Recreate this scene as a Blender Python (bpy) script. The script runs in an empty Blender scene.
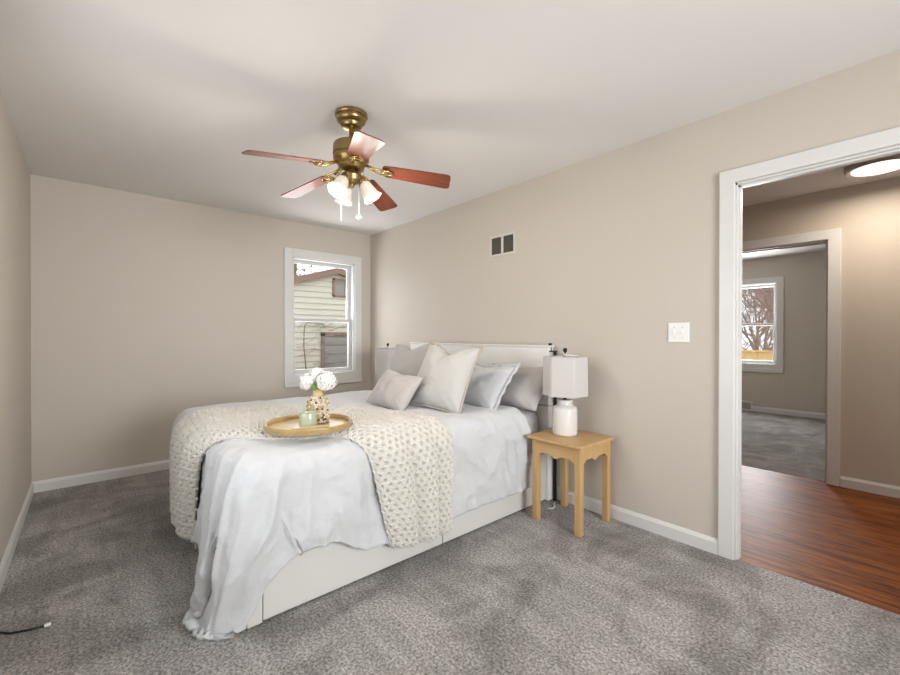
import bpy, bmesh, math, random
import numpy as np
from mathutils import Vector, Matrix, Quaternion
from mathutils.bvhtree import BVHTree
from mathutils import noise as mnoise

S = bpy.context.scene
COL = S.collection
PI = math.pi
R = math.radians
random.seed(7)
H = 2.44                 # ceiling height
W = 2.955                # room width (left wall at y = -W)
XB = 6.2                 # back wall behind the camera

# ------------------------------------------------------------------ camera
cam = bpy.data.cameras.new('camera')
camo = bpy.data.objects.new('camera', cam)
COL.objects.link(camo)
cam.sensor_width = 36.0
cam.lens = 415.5 / 900 * 36.0
cam.clip_start = 0.02
yaw, pitch, roll = R(48.868), R(-0.287), R(0.053)
d = Vector((-math.sin(yaw) * math.cos(pitch), math.cos(yaw) * math.cos(pitch), math.sin(pitch)))
r = d.cross(Vector((0, 0, 1))).normalized()
u = r.cross(d)
r2 = math.cos(roll) * r + math.sin(roll) * u
u2 = -math.sin(roll) * r + math.cos(roll) * u
camo.matrix_world = Matrix(((r2.x, u2.x, -d.x, 4.504), (r2.y, u2.y, -d.y, -2.631), (r2.z, u2.z, -d.z, 1.211), (0, 0, 0, 1)))
S.camera = camo

# ------------------------------------------------------------------ world, lights, exposure
S.view_settings.view_transform = 'Standard'
S.view_settings.look = 'None'
S.view_settings.gamma = 1
S.view_settings.use_curve_mapping = False
S.view_settings.exposure = -0.32
w = bpy.data.worlds.new('sky')
S.world = w
w.use_nodes = True
bg = w.node_tree.nodes['Background']
bg.inputs[0].default_value = (0.86, 0.93, 1.0, 1)
bg.inputs[1].default_value = 2.6


def area(name, loc, direction, sx, sy, power, col=(1, 1, 1), spread=180):
    l = bpy.data.lights.new(name, 'AREA')
    l.shape = 'RECTANGLE'
    l.size, l.size_y = sx, sy
    l.energy = power
    l.color = col
    l.spread = R(spread)
    o = bpy.data.objects.new(name, l)
    COL.objects.link(o)
    o.location = loc
    o.rotation_euler = Vector(direction).to_track_quat('-Z', 'Z').to_euler()
    return o


DAY = (0.97, 0.985, 1.0)
area('daylight_back_window', (XB + 0.2, -1.45, 1.42), (-1, 0, 0.0), 1.9, 1.3, 120, DAY, 120)
area('daylight_left_window', (2.75, -W - 0.25, 1.45), (0, 1, 0.2), 1.3, 1.2, 15, DAY, 160)
area('daylight_far_window', (-0.35, -0.59, 1.45), (1, 0, 0), 0.8, 1.2, 32, DAY)
area('daylight_spare_room_window', (2.62, 5.75, 1.4), (0, -1, 0), 0.8, 1.2, 105, DAY)


area('hall_end_fill', (XB - 0.05, 1.0, 1.4), (-1, 0, 0), 1.2, 1.6, 10, (1, .93, .85))  # added fill panel in front of the solid end wall, brightens the hall


# ------------------------------------------------------------------ materials
def mat(name, col, rough=0.6, metal=0.0, spec=0.5, coat=0.0, sheen=0.0, emis=None, es=0.0):
    m = bpy.data.materials.new(name)
    m.use_nodes = True
    b = m.node_tree.nodes['Principled BSDF']
    b.inputs['Base Color'].default_value = (*col, 1)
    b.inputs['Roughness'].default_value = rough
    b.inputs['Metallic'].default_value = metal
    b.inputs['Specular IOR Level'].default_value = spec
    b.inputs['Coat Weight'].default_value = coat
    b.inputs['Sheen Weight'].default_value = sheen
    if emis:
        b.inputs['Emission Color'].default_value = (*emis, 1)
        b.inputs['Emission Strength'].default_value = es
    return m


def N(m, typ, **kw):
    n = m.node_tree.nodes.new(typ)
    for k, v in kw.items():
        if k in n.inputs.keys() if hasattr(n.inputs, 'keys') else False:
            n.inputs[k].default_value = v
        else:
            setattr(n, k, v)
    return n


def L(m, a, b):
    m.node_tree.links.new(a, b)


def coords(m, scale=(1, 1, 1), kind='Object', rot=(0, 0, 0)):
    tc = m.node_tree.nodes.new('ShaderNodeTexCoord')
    mp = m.node_tree.nodes.new('ShaderNodeMapping')
    mp.inputs['Scale'].default_value = scale
    mp.inputs['Rotation'].default_value = rot
    L(m, tc.outputs[kind], mp.inputs['Vector'])
    return mp.outputs['Vector']


def noise_(m, vec, scale, detail=2, rough=0.5, dist=0.0):
    n = m.node_tree.nodes.new('ShaderNodeTexNoise')
    n.inputs['Scale'].default_value = scale
    n.inputs['Detail'].default_value = detail
    n.inputs['Roughness'].default_value = rough
    n.inputs['Distortion'].default_value = dist
    L(m, vec, n.inputs['Vector'])
    return n.outputs['Fac']


def ramp(m, fac, stops):
    n = m.node_tree.nodes.new('ShaderNodeValToRGB')
    e = n.color_ramp.elements
    while len(e) < len(stops):
        e.new(0.5)
    for i, (p, c) in enumerate(stops):
        e[i].position = p
        e[i].color = (*c, 1)
    L(m, fac, n.inputs['Fac'])
    return n.outputs['Color']


def bump(m, h, strength=0.3, dist=0.01):
    n = m.node_tree.nodes.new('ShaderNodeBump')
    n.inputs['Strength'].default_value = strength
    n.inputs['Distance'].default_value = dist
    L(m, h, n.inputs['Height'])
    L(m, n.outputs['Normal'], m.node_tree.nodes['Principled BSDF'].inputs['Normal'])
    return n


def mixc(m, fac, a, b, blend='MIX'):
    n = m.node_tree.nodes.new('ShaderNodeMix')
    n.data_type = 'RGBA'
    n.blend_type = blend
    for inp, v in ((n.inputs[0], fac), (n.inputs[6], a), (n.inputs[7], b)):
        if isinstance(v, (int, float)):
            inp.default_value = v
        elif isinstance(v, tuple):
            inp.default_value = (*v, 1)
        else:
            L(m, v, inp)
    return n.outputs[2]


def setcol(m, c):
    L(m, c, m.node_tree.nodes['Principled BSDF'].inputs['Base Color'])


def paint(name, col, rough=0.75):
    m = mat(name, col, rough, spec=0.3)
    v = coords(m)
    bump(m, noise_(m, v, 260, 3), 0.06, 0.002)
    setcol(m, mixc(m, noise_(m, v, 1.3, 3), tuple(c * 0.985 for c in col), tuple(min(1, c * 1.015) for c in col)))
    return m


M = {}
M['wall'] = paint('beige_wall_paint', (0.575, 0.522, 0.457), 0.6)
M['ceil'] = paint('ceiling_paint', (0.79, 0.765, 0.75), 0.9)
M['hallwall'] = paint('hall_wall_paint', (0.58, 0.52, 0.45), 0.6)
M['trim'] = mat('white_trim_paint', (0.70, 0.69, 0.67), 0.35)
M['ventwhite'] = mat('off_white_vent_paint', (0.62, 0.585, 0.53), 0.5)
M['vinyl'] = mat('white_vinyl', (0.62, 0.62, 0.61), 0.4)
M['bedwhite'] = mat('white_laminate', (0.66, 0.64, 0.61), 0.42)
M['headwhite'] = mat('white_headboard_laminate', (0.80, 0.785, 0.76), 0.4)
M['brass'] = mat('antique_brass', (0.33, 0.235, 0.10), 0.28, metal=1.0)
M['brightbrass'] = mat('bright_brass', (0.75, 0.55, 0.24), 0.22, metal=1.0)
M['black'] = mat('black_metal', (0.02, 0.02, 0.022), 0.35, metal=0.6)
M['dark'] = mat('dark_grille', (0.10, 0.09, 0.075), 0.6)
M['blackcord'] = mat('black_rubber', (0.012, 0.012, 0.012), 0.5)
M['ceramic'] = mat('white_ceramic', (0.70, 0.68, 0.65), 0.32)
M['plastic'] = mat('white_plastic', (0.84, 0.83, 0.80), 0.35)
M['steel'] = mat('brushed_steel', (0.45, 0.43, 0.40), 0.35, metal=1.0)
M['petal'] = mat('white_petals', (0.86, 0.85, 0.82), 0.7)
M['leaf'] = mat('green_leaf', (0.16, 0.30, 0.06), 0.5)
M['candle'] = mat('pale_green_candle_glass', (0.42, 0.46, 0.32), 0.2, coat=0.4)
M['wax'] = mat('candle_wax', (0.68, 0.70, 0.55), 0.5)


def fabric(name, col, wr=0.5, weave=900, big=9):
    m = mat(name, col, 0.92, spec=0.15, sheen=0.25)
    v = coords(m)
    a = noise_(m, v, big, 5, 0.6, 0.6)
    b = noise_(m, v, weave, 1)
    mt = m.node_tree.nodes.new('ShaderNodeMath')
    mt.operation = 'MULTIPLY_ADD'
    L(m, b, mt.inputs[0])
    mt.inputs[1].default_value = 0.03
    L(m, a, mt.inputs[2])
    bump(m, mt.outputs[0], wr, 0.03)
    return m


M['duvet'] = fabric('white_duvet_cotton', (0.585, 0.59, 0.60), 0.25, big=16)
M['sheet'] = fabric('pale_grey_sheet', (0.62, 0.61, 0.61), 0.5)
M['pwhite'] = fabric('ivory_pillow_linen', (0.51, 0.495, 0.475), 0.3)
M['pblue'] = fabric('white_sham_cotton', (0.54, 0.54, 0.55), 0.35)
M['pgrey'] = fabric('light_grey_pillow_linen', (0.45, 0.435, 0.42), 0.3)
M['plilac'] = fabric('pale_mauve_grey_pillow', (0.46, 0.43, 0.42), 0.3)
M['piping'] = mat('taupe_piping', (0.42, 0.37, 0.31), 0.8)
M['throw'] = fabric('cream_knit_yarn', (0.64, 0.61, 0.56), 0.25, weave=500, big=120)
M['shade'] = fabric('linen_lamp_shade', (0.56, 0.535, 0.51), 0.04, weave=600, big=200)


def wood(name, c1, c2, scale=(1, 1, 1), rough=0.45, nscale=6, coat=0.0, st=(0.3, 0.7)):
    m = mat(name, c1, rough, coat=coat)
    v = coords(m, scale)
    f = noise_(m, v, nscale, 6, 0.6, 0.8)
    setcol(m, ramp(m, f, [(st[0], c1), (st[1], c2)]))
    bump(m, f, 0.08, 0.003)
    return m


M['oak'] = wood('honey_oak', (0.47, 0.285, 0.115), (0.60, 0.385, 0.175), (1.5, 22, 1.5), 0.42, 3)
M['oakv'] = wood('honey_oak_upright', (0.47, 0.285, 0.115), (0.60, 0.385, 0.175), (22, 22, 1.2), 0.42, 3)
M['blade'] = wood('rosewood_blade', (0.10, 0.020, 0.008), (0.24, 0.052, 0.017), (2, 26, 2), 0.42, 3, coat=0.15)
M['traywood'] = wood('golden_tray_wood', (0.50, 0.36, 0.18), (0.62, 0.47, 0.26), (2, 20, 2), 0.4, 4)
M['trayrim'] = wood('tray_rim', (0.33, 0.22, 0.09), (0.47, 0.33, 0.15), (20, 20, 20), 0.4, 2)
M['beadwood'] = mat('natural_wood_beads', (0.56, 0.42, 0.25), 0.5)
M['beaddark'] = mat('dark_wood_beads', (0.14, 0.09, 0.05), 0.5)
M['beadwhite'] = mat('white_beads', (0.76, 0.72, 0.64), 0.5)
M['brownwood'] = mat('brown_painted_wood', (0.27, 0.16, 0.12), 0.7)
M['greywood'] = wood('weathered_grey_boards', (0.24, 0.22, 0.20), (0.38, 0.35, 0.32), (1, 1, 14), 0.8, 2)
M['siding'] = wood('cream_siding_paint', (0.66, 0.60, 0.49), (0.74, 0.68, 0.56), (1, 2, 20), 0.8, 2)
M['fence'] = wood('yellow_cedar_fence', (0.70, 0.42, 0.14), (0.85, 0.56, 0.24), (14, 14, 1), 0.8, 2)
M['bark'] = mat('bare_branches', (0.22, 0.15, 0.12), 0.9)
M['barkred'] = mat('reddish_twigs', (0.36, 0.24, 0.19), 0.9)
M['foliage'] = mat('dull_green_foliage', (0.16, 0.20, 0.09), 0.9)
M['grass'] = paint('grass_ground', (0.17, 0.16, 0.08), 0.95)
M['roof'] = mat('brown_shingles', (0.20, 0.14, 0.11), 0.9)


def glass():
    m = bpy.data.materials.new('window_glass')
    m.use_nodes = True
    nt = m.node_tree
    nt.nodes.remove(nt.nodes['Principled BSDF'])
    out = nt.nodes['Material Output']
    t = nt.nodes.new('ShaderNodeBsdfTransparent')
    g = nt.nodes.new('ShaderNodeBsdfGlossy')
    g.inputs['Roughness'].default_value = 0.01
    mx = nt.nodes.new('ShaderNodeMixShader')
    mx.inputs[0].default_value = 0.05
    nt.links.new(t.outputs[0], mx.inputs[1])
    nt.links.new(g.outputs[0], mx.inputs[2])
    nt.links.new(mx.outputs[0], out.inputs[0])
    return m


M['glass'] = glass()
M['frost'] = mat('frosted_white_glass', (0.7, 0.66, 0.58), 0.3, emis=(1, 0.86, 0.66), es=0.25)
M['diffuser'] = mat('lit_ceiling_diffuser', (0.9, 0.88, 0.84), 0.5, emis=(1, 0.93, 0.84), es=1.5)


def carpet(name, dk, lt):
    m = mat(name, lt, 0.97, spec=0.08, sheen=0.15)
    v = coords(m)
    fine = noise_(m, v, 88, 3, 0.75)
    nap = noise_(m, coords(m, (1.0, 0.6, 1), rot=(0, 0, 0.5)), 2.6, 4, 0.55, 1.2)
    streak = noise_(m, coords(m, (1.2, 6.0, 1), rot=(0, 0, 0.35)), 1.6, 3, 0.5, 0.6)
    base = ramp(m, nap, [(0.40, dk), (0.60, lt)])
    st = ramp(m, streak, [(0.40, (0.86, 0.86, 0.86)), (0.56, (1.04, 1.04, 1.04))])
    c = mixc(m, 1.0, base, st, 'MULTIPLY')
    sp = ramp(m, fine, [(0.34, (0.30, 0.29, 0.28)), (0.5, (0.95, 0.95, 0.95)), (0.66, (1.75, 1.75, 1.75))])
    setcol(m, mixc(m, 0.9, c, sp, 'MULTIPLY'))
    bump(m, fine, 0.8, 0.012)
    return m


M['carpet'] = carpet('grey_plush_carpet', (0.24, 0.222, 0.206), (0.385, 0.362, 0.342))


def floorwood():
    m = mat('red_oak_strip_floor', (0.3, 0.1, 0.04), 0.44, spec=0.16)
    v = coords(m)
    br = m.node_tree.nodes.new('ShaderNodeTexBrick')
    br.inputs['Scale'].default_value = 1.0
    br.inputs['Brick Width'].default_value = 0.9
    br.inputs['Row Height'].default_value = 0.057
    br.inputs['Mortar Size'].default_value = 0.0009
    br.inputs['Color1'].default_value = (0.0, 0.0, 0.0, 1)
    br.inputs['Color2'].default_value = (1, 1, 1, 1)
    br.inputs['Mortar'].default_value = (0.2, 0.2, 0.2, 1)
    br.offset = 0.37
    L(m, v, br.inputs['Vector'])
    g = noise_(m, coords(m, (2.5, 34, 1)), 1.8, 6, 0.65, 0.8)
    base = ramp(m, g, [(0.30, (0.045, 0.012, 0.004)), (0.47, (0.25, 0.072, 0.014)), (0.72, (0.42, 0.150, 0.030))])
    tint = ramp(m, br.outputs['Color'], [(0.0, (0.72, 0.70, 0.68)), (1.0, (1.12, 1.10, 1.05))])
    c = mixc(m, 1.0, base, tint, 'MULTIPLY')
    dk_ = noise_(m, coords(m, (1.6, 15, 1)), 1.7, 3, 0.6, 0.4)
    c = mixc(m, 1.0, c, ramp(m, dk_, [(0.36, (0.45, 0.40, 0.38)), (0.47, (1, 1, 1))]), 'MULTIPLY')
    setcol(m, c)
    bump(m, g, 0.05, 0.002)
    return m


M['woodfloor'] = floorwood()

# ------------------------------------------------------------------ helpers


def link(name, me, material=None, parent=None, smooth=False):
    o = bpy.data.objects.new(name, me)
    COL.objects.link(o)
    if material is not None:
        me.materials.append(material)
    if parent is not None:
        o.parent = parent
    if smooth:
        me.polygons.foreach_set('use_smooth', [True] * len(me.polygons))
    return o


def obj(name, bm, material=None, parent=None, smooth=False, bevel=0.0, seg=2):
    if bevel:
        bmesh.ops.bevel(bm, geom=[e for e in bm.edges], offset=bevel, segments=seg, affect='EDGES', profile=0.5, clamp_overlap=True)
    bmesh.ops.recalc_face_normals(bm, faces=bm.faces)
    me = bpy.data.meshes.new(name)
    bm.to_mesh(me)
    bm.free()
    return link(name, me, material, parent, smooth)


def autosmooth(o, ang=40):
    me = o.data
    me.polygons.foreach_set('use_smooth', [True] * len(me.polygons))
    try:
        me.set_sharp_from_angle(angle=R(ang))
    except Exception:
        pass
    return o


def empty(name, loc, label=None, cat=None, group=None, rz=0.0):
    o = bpy.data.objects.new(name, None)
    COL.objects.link(o)
    o.empty_display_size = 0.1
    o.location = loc
    o.rotation_euler = (0, 0, rz)
    if label:
        tag(o, label, cat, group)
    return o


def tag(o, label, cat, group=None, kind=None):
    o['label'] = label
    o['category'] = cat
    if group:
        o['group'] = group
    if kind:
        o['kind'] = kind
    return o


def struct(o):
    o['kind'] = 'structure'
    return o


def bx(bm, x0, x1, y0, y1, z0, z1):
    m = Matrix.Translation(((x0 + x1) / 2, (y0 + y1) / 2, (z0 + z1) / 2)) @ Matrix.Diagonal((abs(x1 - x0), abs(y1 - y0), abs(z1 - z0), 1))
    return bmesh.ops.create_cube(bm, size=1, matrix=m)['verts']


def boxes(lst):
    bm = bmesh.new()
    for b in lst:
        bx(bm, *b)
    return bm


def lathe(bm, prof, n=40, c=(0, 0, 0), close=False, ripple=None):
    rings = []
    for rr, z in prof:
        if rr < 1e-6:
            rings.append([bm.verts.new((c[0], c[1], c[2] + z))])
        else:
            ring = []
            for i in range(n):
                a = 2 * PI * i / n
                q = rr * (1 + (ripple(a, z) if ripple else 0))
                ring.append(bm.verts.new((c[0] + q * math.cos(a), c[1] + q * math.sin(a), c[2] + z)))
            rings.append(ring)
    for a, b in zip(rings[:-1], rings[1:]):
        if len(a) == 1 and len(b) == 1:
            continue
        for i in range(n):
            j = (i + 1) % n
            if len(a) == 1:
                bm.faces.new((a[0], b[i], b[j]))
            elif len(b) == 1:
                bm.faces.new((a[i], b[0], a[j]))
            else:
                bm.faces.new((a[i], b[i], b[j], a[j]))
    return bm


def tube(bm, pts, rad, n=8, cap=True):
    pts = [Vector(p) for p in pts]
    rads = rad if isinstance(rad, (list, tuple)) else [rad] * len(pts)
    prev = None
    rings = []
    for i, p in enumerate(pts):
        t = (pts[min(i + 1, len(pts) - 1)] - pts[max(i - 1, 0)]).normalized()
        if prev is None:
            a = t.orthogonal().normalized()
        else:
            a = (prev - t * prev.dot(t))
            a = a.normalized() if a.length > 1e-6 else t.orthogonal().normalized()
        prev = a
        b = t.cross(a)
        rings.append([bm.verts.new(p + rads[i] * (math.cos(2 * PI * k / n) * a + math.sin(2 * PI * k / n) * b)) for k in range(n)])
    for A, B in zip(rings[:-1], rings[1:]):
        for k in range(n):
            bm.faces.new((A[k], A[(k + 1) % n], B[(k + 1) % n], B[k]))
    if cap:
        bm.faces.new(rings[0][::-1])
        bm.faces.new(rings[-1])
    return bm


def prism(bm, outline, depth_vec):
    """outline: list of 3-D points in a plane, extruded by depth_vec"""
    dv = Vector(depth_vec)
    a = [bm.verts.new(Vector(p)) for p in outline]
    b = [bm.verts.new(Vector(p) + dv) for p in outline]
    bm.faces.new(a)
    bm.faces.new(b[::-1])
    n = len(a)
    for i in range(n):
        bm.faces.new((a[i], b[i], b[(i + 1) % n], a[(i + 1) % n]))
    return bm


def copy_tree(o, parent=None):
    c = o.copy()
    COL.objects.link(c)
    c.parent = parent
    for ch in list(o.children):
        copy_tree(ch, c)
    return c


def grid_mesh(name, P, material=None, parent=None, smooth=True, uv=None):
    ny, nx = P.shape[:2]
    me = bpy.data.meshes.new(name)
    idx = np.arange(ny * nx).reshape(ny, nx)
    f = np.stack([idx[:-1, :-1], idx[:-1, 1:], idx[1:, 1:], idx[1:, :-1]], -1).reshape(-1, 4)
    me.from_pydata(P.reshape(-1, 3).tolist(), [], f.tolist())
    return link(name, me, material, parent, smooth)


def wall_with_hole(name, axis, a0, a1, lo, hi, z1, holes, material, z0=0.0):
    """a wall slab: axis 'x' = plane of constant x between a0 and a1; holes (lo, hi, z0, z1) along the wall"""
    cuts = []
    cur = lo
    for h0, h1, hz0, hz1 in sorted(holes):
        cuts.append((cur, h0, z0, z1))
        if hz0 > z0:
            cuts.append((h0, h1, z0, hz0))
        cuts.append((h0, h1, hz1, z1))
        cur = h1
    cuts.append((cur, hi, z0, z1))
    L_ = []
    for b0, b1, c0, c1 in cuts:
        if b1 - b0 < 1e-5 or c1 - c0 < 1e-5:
            continue
        L_.append((a0, a1, b0, b1, c0, c1) if axis == 'x' else (b0, b1, a0, a1, c0, c1))
    return struct(obj(name, boxes(L_), material))


# ------------------------------------------------------------------ room shell
T = 0.06
struct(obj('floor', boxes([(-0.0, XB, -W, 0.02, -0.1, 0.0)]), M['carpet']))
struct(obj('ceiling', boxes([(-0.15, XB + 0.15, -W - 0.15, T, H, H + 0.1)]), M['ceil']))
WIN = (-0.965, -0.215, 0.775, 2.065)
wall_with_hole('wall_far', 'x', -0.15, 0.0, -W - 0.15, T, H, [WIN], M['wall'])
DX0, DX1, DZ = 3.824, 4.62, 2.035
wall_with_hole('wall_right', 'y', 0.0, T, 0.0, XB, H, [(DX0, DX1, 0.0, DZ)], M['wall'])
wall_with_hole('wall_left', 'y', -W - 0.15, -W, 0.0, XB, H, [(2.05, 3.45, 0.8, 2.1)], M['wall'])
wall_with_hole('wall_back', 'x', XB, XB + 0.15, -W - 0.15, T, H, [(-2.45, -0.45, 0.75, 2.1)], M['wall'])


def baseboard(name, axis, pos, lo, hi, side, h=0.085, t=0.014):
    """side: +1 the board grows towards +axis"""
    prof = [(0, 0), (t, 0), (t, h - 0.02), (t * 0.6, h - 0.008), (t * 0.35, h), (0, h)]
    bm = bmesh.new()
    if axis == 'x':
        prism(bm, [(pos + side * a, lo, z) for a, z in prof], (0, hi - lo, 0))
    else:
        prism(bm, [(lo, pos + side * a, z) for a, z in prof], (hi - lo, 0, 0))
    return struct(obj(name, bm, M['trim']))


baseboard('baseboard_far', 'x', 0.0, -W, 0.0, 1)
baseboard('baseboard_left', 'y', -W, 0.0, XB, 1)
baseboard('baseboard_right', 'y', 0.0, 0.0, 3.755, -1)
baseboard('baseboard_right_rear', 'y', 0.0, 4.70, XB, -1)
baseboard('baseboard_back', 'x', XB, -W, 0.0, -1)


def door_trim(name, x0, x1, ztop, yface, ythick, side, cw=0.08, ct=0.018):
    """casing on one face + jambs. x0,x1 clear opening; yface room-side wall plane; side = direction towards the room"""
    root = boxes([(x0 - 0.006, x0 + 0.012, min(yface, yface + ythick), max(yface, yface + ythick), 0, ztop),
                  (x1 - 0.012, x1 + 0.006, min(yface, yface + ythick), max(yface, yface + ythick), 0, ztop),
                  (x0 - 0.006, x1 + 0.006, min(yface, yface + ythick), max(yface, yface + ythick), ztop - 0.014, ztop + 0.006)])
    # door stop beads
    ym = yface + ythick * 0.62
    for b in ((x0 + 0.012, x0 + 0.022, ym - 0.017, ym + 0.017, 0, ztop - 0.014), (x1 - 0.022, x1 - 0.012, ym - 0.017, ym + 0.017, 0, ztop - 0.014), (x0 + 0.012, x1 - 0.012, ym - 0.017, ym + 0.017, ztop - 0.024, ztop - 0.014)):
        bx(root, *b)
    t = struct(obj(name, root, M['trim']))
    for yf, sd in ((yface, side), (yface + ythick, -side)):
        for cx0, cx1, s in ((x0 - cw, x0 + 0.004, -1), (x1 - 0.004, x1 + cw, 1)):
            bm = boxes([(cx0, cx1, min(yf, yf + sd * ct), max(yf, yf + sd * ct), 0, ztop + cw)])
            o = obj('casing', bm, M['trim'], t, bevel=0.004)
        bm = boxes([(x0 - cw, x1 + cw, min(yf, yf + sd * (ct + .001)), max(yf, yf + sd * (ct + .001)), ztop - 0.004, ztop + cw + .001)])
        obj('casing', bm, M['trim'], t, bevel=0.004)
    return t


dt = door_trim('door_1', DX0, DX1, DZ, 0.0, T, -1, cw=0.069)
sp = obj('strike_plate', boxes([(DX0 + 0.012, DX0 + 0.0145, 0.03, 0.06, 0.92, 1.0)]), M['steel'], dt, bevel=0.001)
sp['label'] = 'small dull metal strike plate'

# ------------------------------------------------------------------ hallway and spare room
HY = 1.93
HT = 0.115
HC = 2.40
struct(obj('floor_hall', boxes([(1.9, XB + .15, 0.02, HY + 0.06, -0.1, -0.002)]), M['woodfloor']))
struct(obj('ceiling_hall', boxes([(1.9, XB + .15, T, HY, HC, HC + 0.1)]), M['ceil']))
OX0, OX1, OZ = 3.18, 3.98, 2.0
wall_with_hole('wall_hall', 'y', HY, HY + HT, 1.2, XB + .15, H + 0.05, [(OX0, OX1, 0.0, OZ)], M['hallwall'])
struct(obj('wall_hall_end', boxes([(1.9, 2.0, T, HY, 0, H)]), M['hallwall']))
struct(obj('wall_hall_rear', boxes([(XB, XB + .15, T, HY, 0, H)]), M['hallwall']))
baseboard('baseboard_hall', 'y', HY, OX1 + 0.078, XB, -1)
baseboard('baseboard_hall_left', 'y', HY, 2.0, OX0 - 0.078, -1)
baseboard('baseboard_hall_near', 'y', T, 2.0, DX0 - 0.08, 1)
door_trim('door_2', OX0, OX1, OZ, HY, HT, -1, cw=0.075)
SY = 5.42
struct(obj('floor_spare_room', boxes([(1.2, 4.35, HY + 0.06, SY + .1, -0.1, 0.0)]), M['carpet']))
struct(obj('ceiling_spare_room', boxes([(1.2, 4.35, HY + HT, SY + .1, H, H + 0.1)]), M['ceil']))
SWIN = (2.12, 2.985, 0.76, 2.04)
wall_with_hole('wall_spare_room', 'y', SY, SY + 0.15, 1.2, 4.35, H, [SWIN], M['wall'])
struct(obj('wall_spare_room_right', boxes([(4.2, 4.35, HY + HT, SY, 0, H)]), M['wall']))
struct(obj('wall_spare_room_left', boxes([(1.2, 1.35, HY + HT, SY, 0, H)]), M['wall']))
baseboard('baseboard_spare_room', 'y', SY, 2.68, 4.2, -1)
baseboard('baseboard_spare_room_right', 'x', 4.2, HY + HT, SY, -1)


# ------------------------------------------------------------------ windows
def window(name, axis, face, lo, hi, z0, z1, side, rail=None, depth=0.15, cw=0.085, sill=True):
    """double-hung window in a wall slab; side = direction into the room along the wall normal; face = room-side plane"""
    def B(a0, a1, n0, n1, c0, c1):
        n0, n1 = face + side * n0, face + side * n1
        n0, n1 = min(n0, n1), max(n0, n1)
        return (n0, n1, a0, a1, c0, c1) if axis == 'x' else (a0, a1, n0, n1, c0, c1)
    rail = rail or (z0 + z1) / 2
    j = 0.018
    root = struct(obj(name, boxes([B(lo, lo + j, -depth, 0.0, z0, z1), B(hi - j, hi, -depth, 0, z0, z1), B(lo, hi, -depth, 0, z0, z0 + j), B(lo, hi, -depth, 0, z1 - j, z1)]), M['vinyl']))
    c = 0.02
    obj('casing', boxes([B(lo - cw, lo + 0.005, 0, c, z0 - 0.07, z1 + cw), B(hi - 0.005, hi + cw, 0, c, z0 - 0.07, z1 + cw), B(lo + .005, hi - .005, 0, c, z1 - 0.005, z1 + cw), B(lo + .005, hi - .005, 0, c, z0 - 0.07, z0 + 0.005)]), M['trim'], root, bevel=0.003)
    if sill:
        obj('window_sill', boxes([B(lo - cw, hi + cw, 0, 0.03, z0 - 0.125, z0 - 0.07)]), M['trim'], root, bevel=0.006)
    f = 0.038
    for nm, zz0, zz1, n0, n1 in (('upper_sash', rail - 0.01, z1 - j, -0.115, -0.085), ('lower_sash', z0 + j, rail + 0.028, -0.08, -0.05)):
        a0, a1 = lo + j, hi - j
        s = obj(nm, boxes([B(a0, a0 + f, n0, n1, zz0, zz1), B(a1 - f, a1, n0, n1, zz0, zz1), B(a0 + f, a1 - f, n0, n1, zz0, zz0 + f), B(a0 + f, a1 - f, n0, n1, zz1 - f, zz1)]), M['vinyl'], root, bevel=0.003)
        obj('pane', boxes([B(a0 + f - .004, a1 - f + .004, (n0 + n1) / 2 - .002, (n0 + n1) / 2 + .002, zz0 + f - .004, zz1 - f + .004)]), M['glass'], s)
    return root


window('window_1', 'x', 0.0, *WIN, 1, rail=1.375)
window('window_2', 'y', SY, *SWIN, -1, rail=1.38)
window('window_3', 'y', -W, 2.05, 3.45, 0.8, 2.1, 1)
window('window_4', 'x', XB, -2.45, -0.45, 0.75, 2.1, -1)

# ------------------------------------------------------------------ outdoors beyond the far window: neighbour's house
struct(obj('ground', boxes([(-30, 20, -25, 30, -0.6, -0.45)]), M['grass']))
nh = empty('neighbour_house', (-3.5, 1.0, -0.45), 'cream clapboard house with brown eaves seen through the bedroom window', 'house')
NHX = -3.5


def gabl(y):   # underside of roof at given y  (rake rises to the ridge, then falls)
    return 2.20 + (y - 0.33) * 0.30 if y < 1.25 else 2.476 - (y - 1.25) * 0.30


bm = bmesh.new()
z = -0.45
while z < 2.7:
    ztop = z + 0.115
    # clip ends of each board to the gable
    y0 = max(-3.2, 0.33 + (z - 2.20) / 0.30) if z > 0.0 else -3.2
    y1 = min(6.0, 1.25 + (2.476 - z) / 0.30)
    if y1 - y0 > 0.1:
        prism(bm, [(NHX - 0.02, y0, z), (NHX + 0.022, y0, z), (NHX + 0.004, y0, ztop), (NHX - 0.02, y0, ztop)], (0, y1 - y0, 0))
    z = ztop
bx(bm, NHX - 5, NHX - 0.02, -3.1, 5.9, -0.45, 0.0)
o = obj('siding', bm, M['siding'], None)
o.parent = nh
o.matrix_parent_inverse = Matrix.Translation((3.5, -1.0, 0.45))


def nhpart(name, bm, m):
    o = obj(name, bm, m, None)
    o.parent = nh
    o.matrix_parent_inverse = Matrix.Translation((3.5, -1.0, 0.45))
    return o


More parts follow.
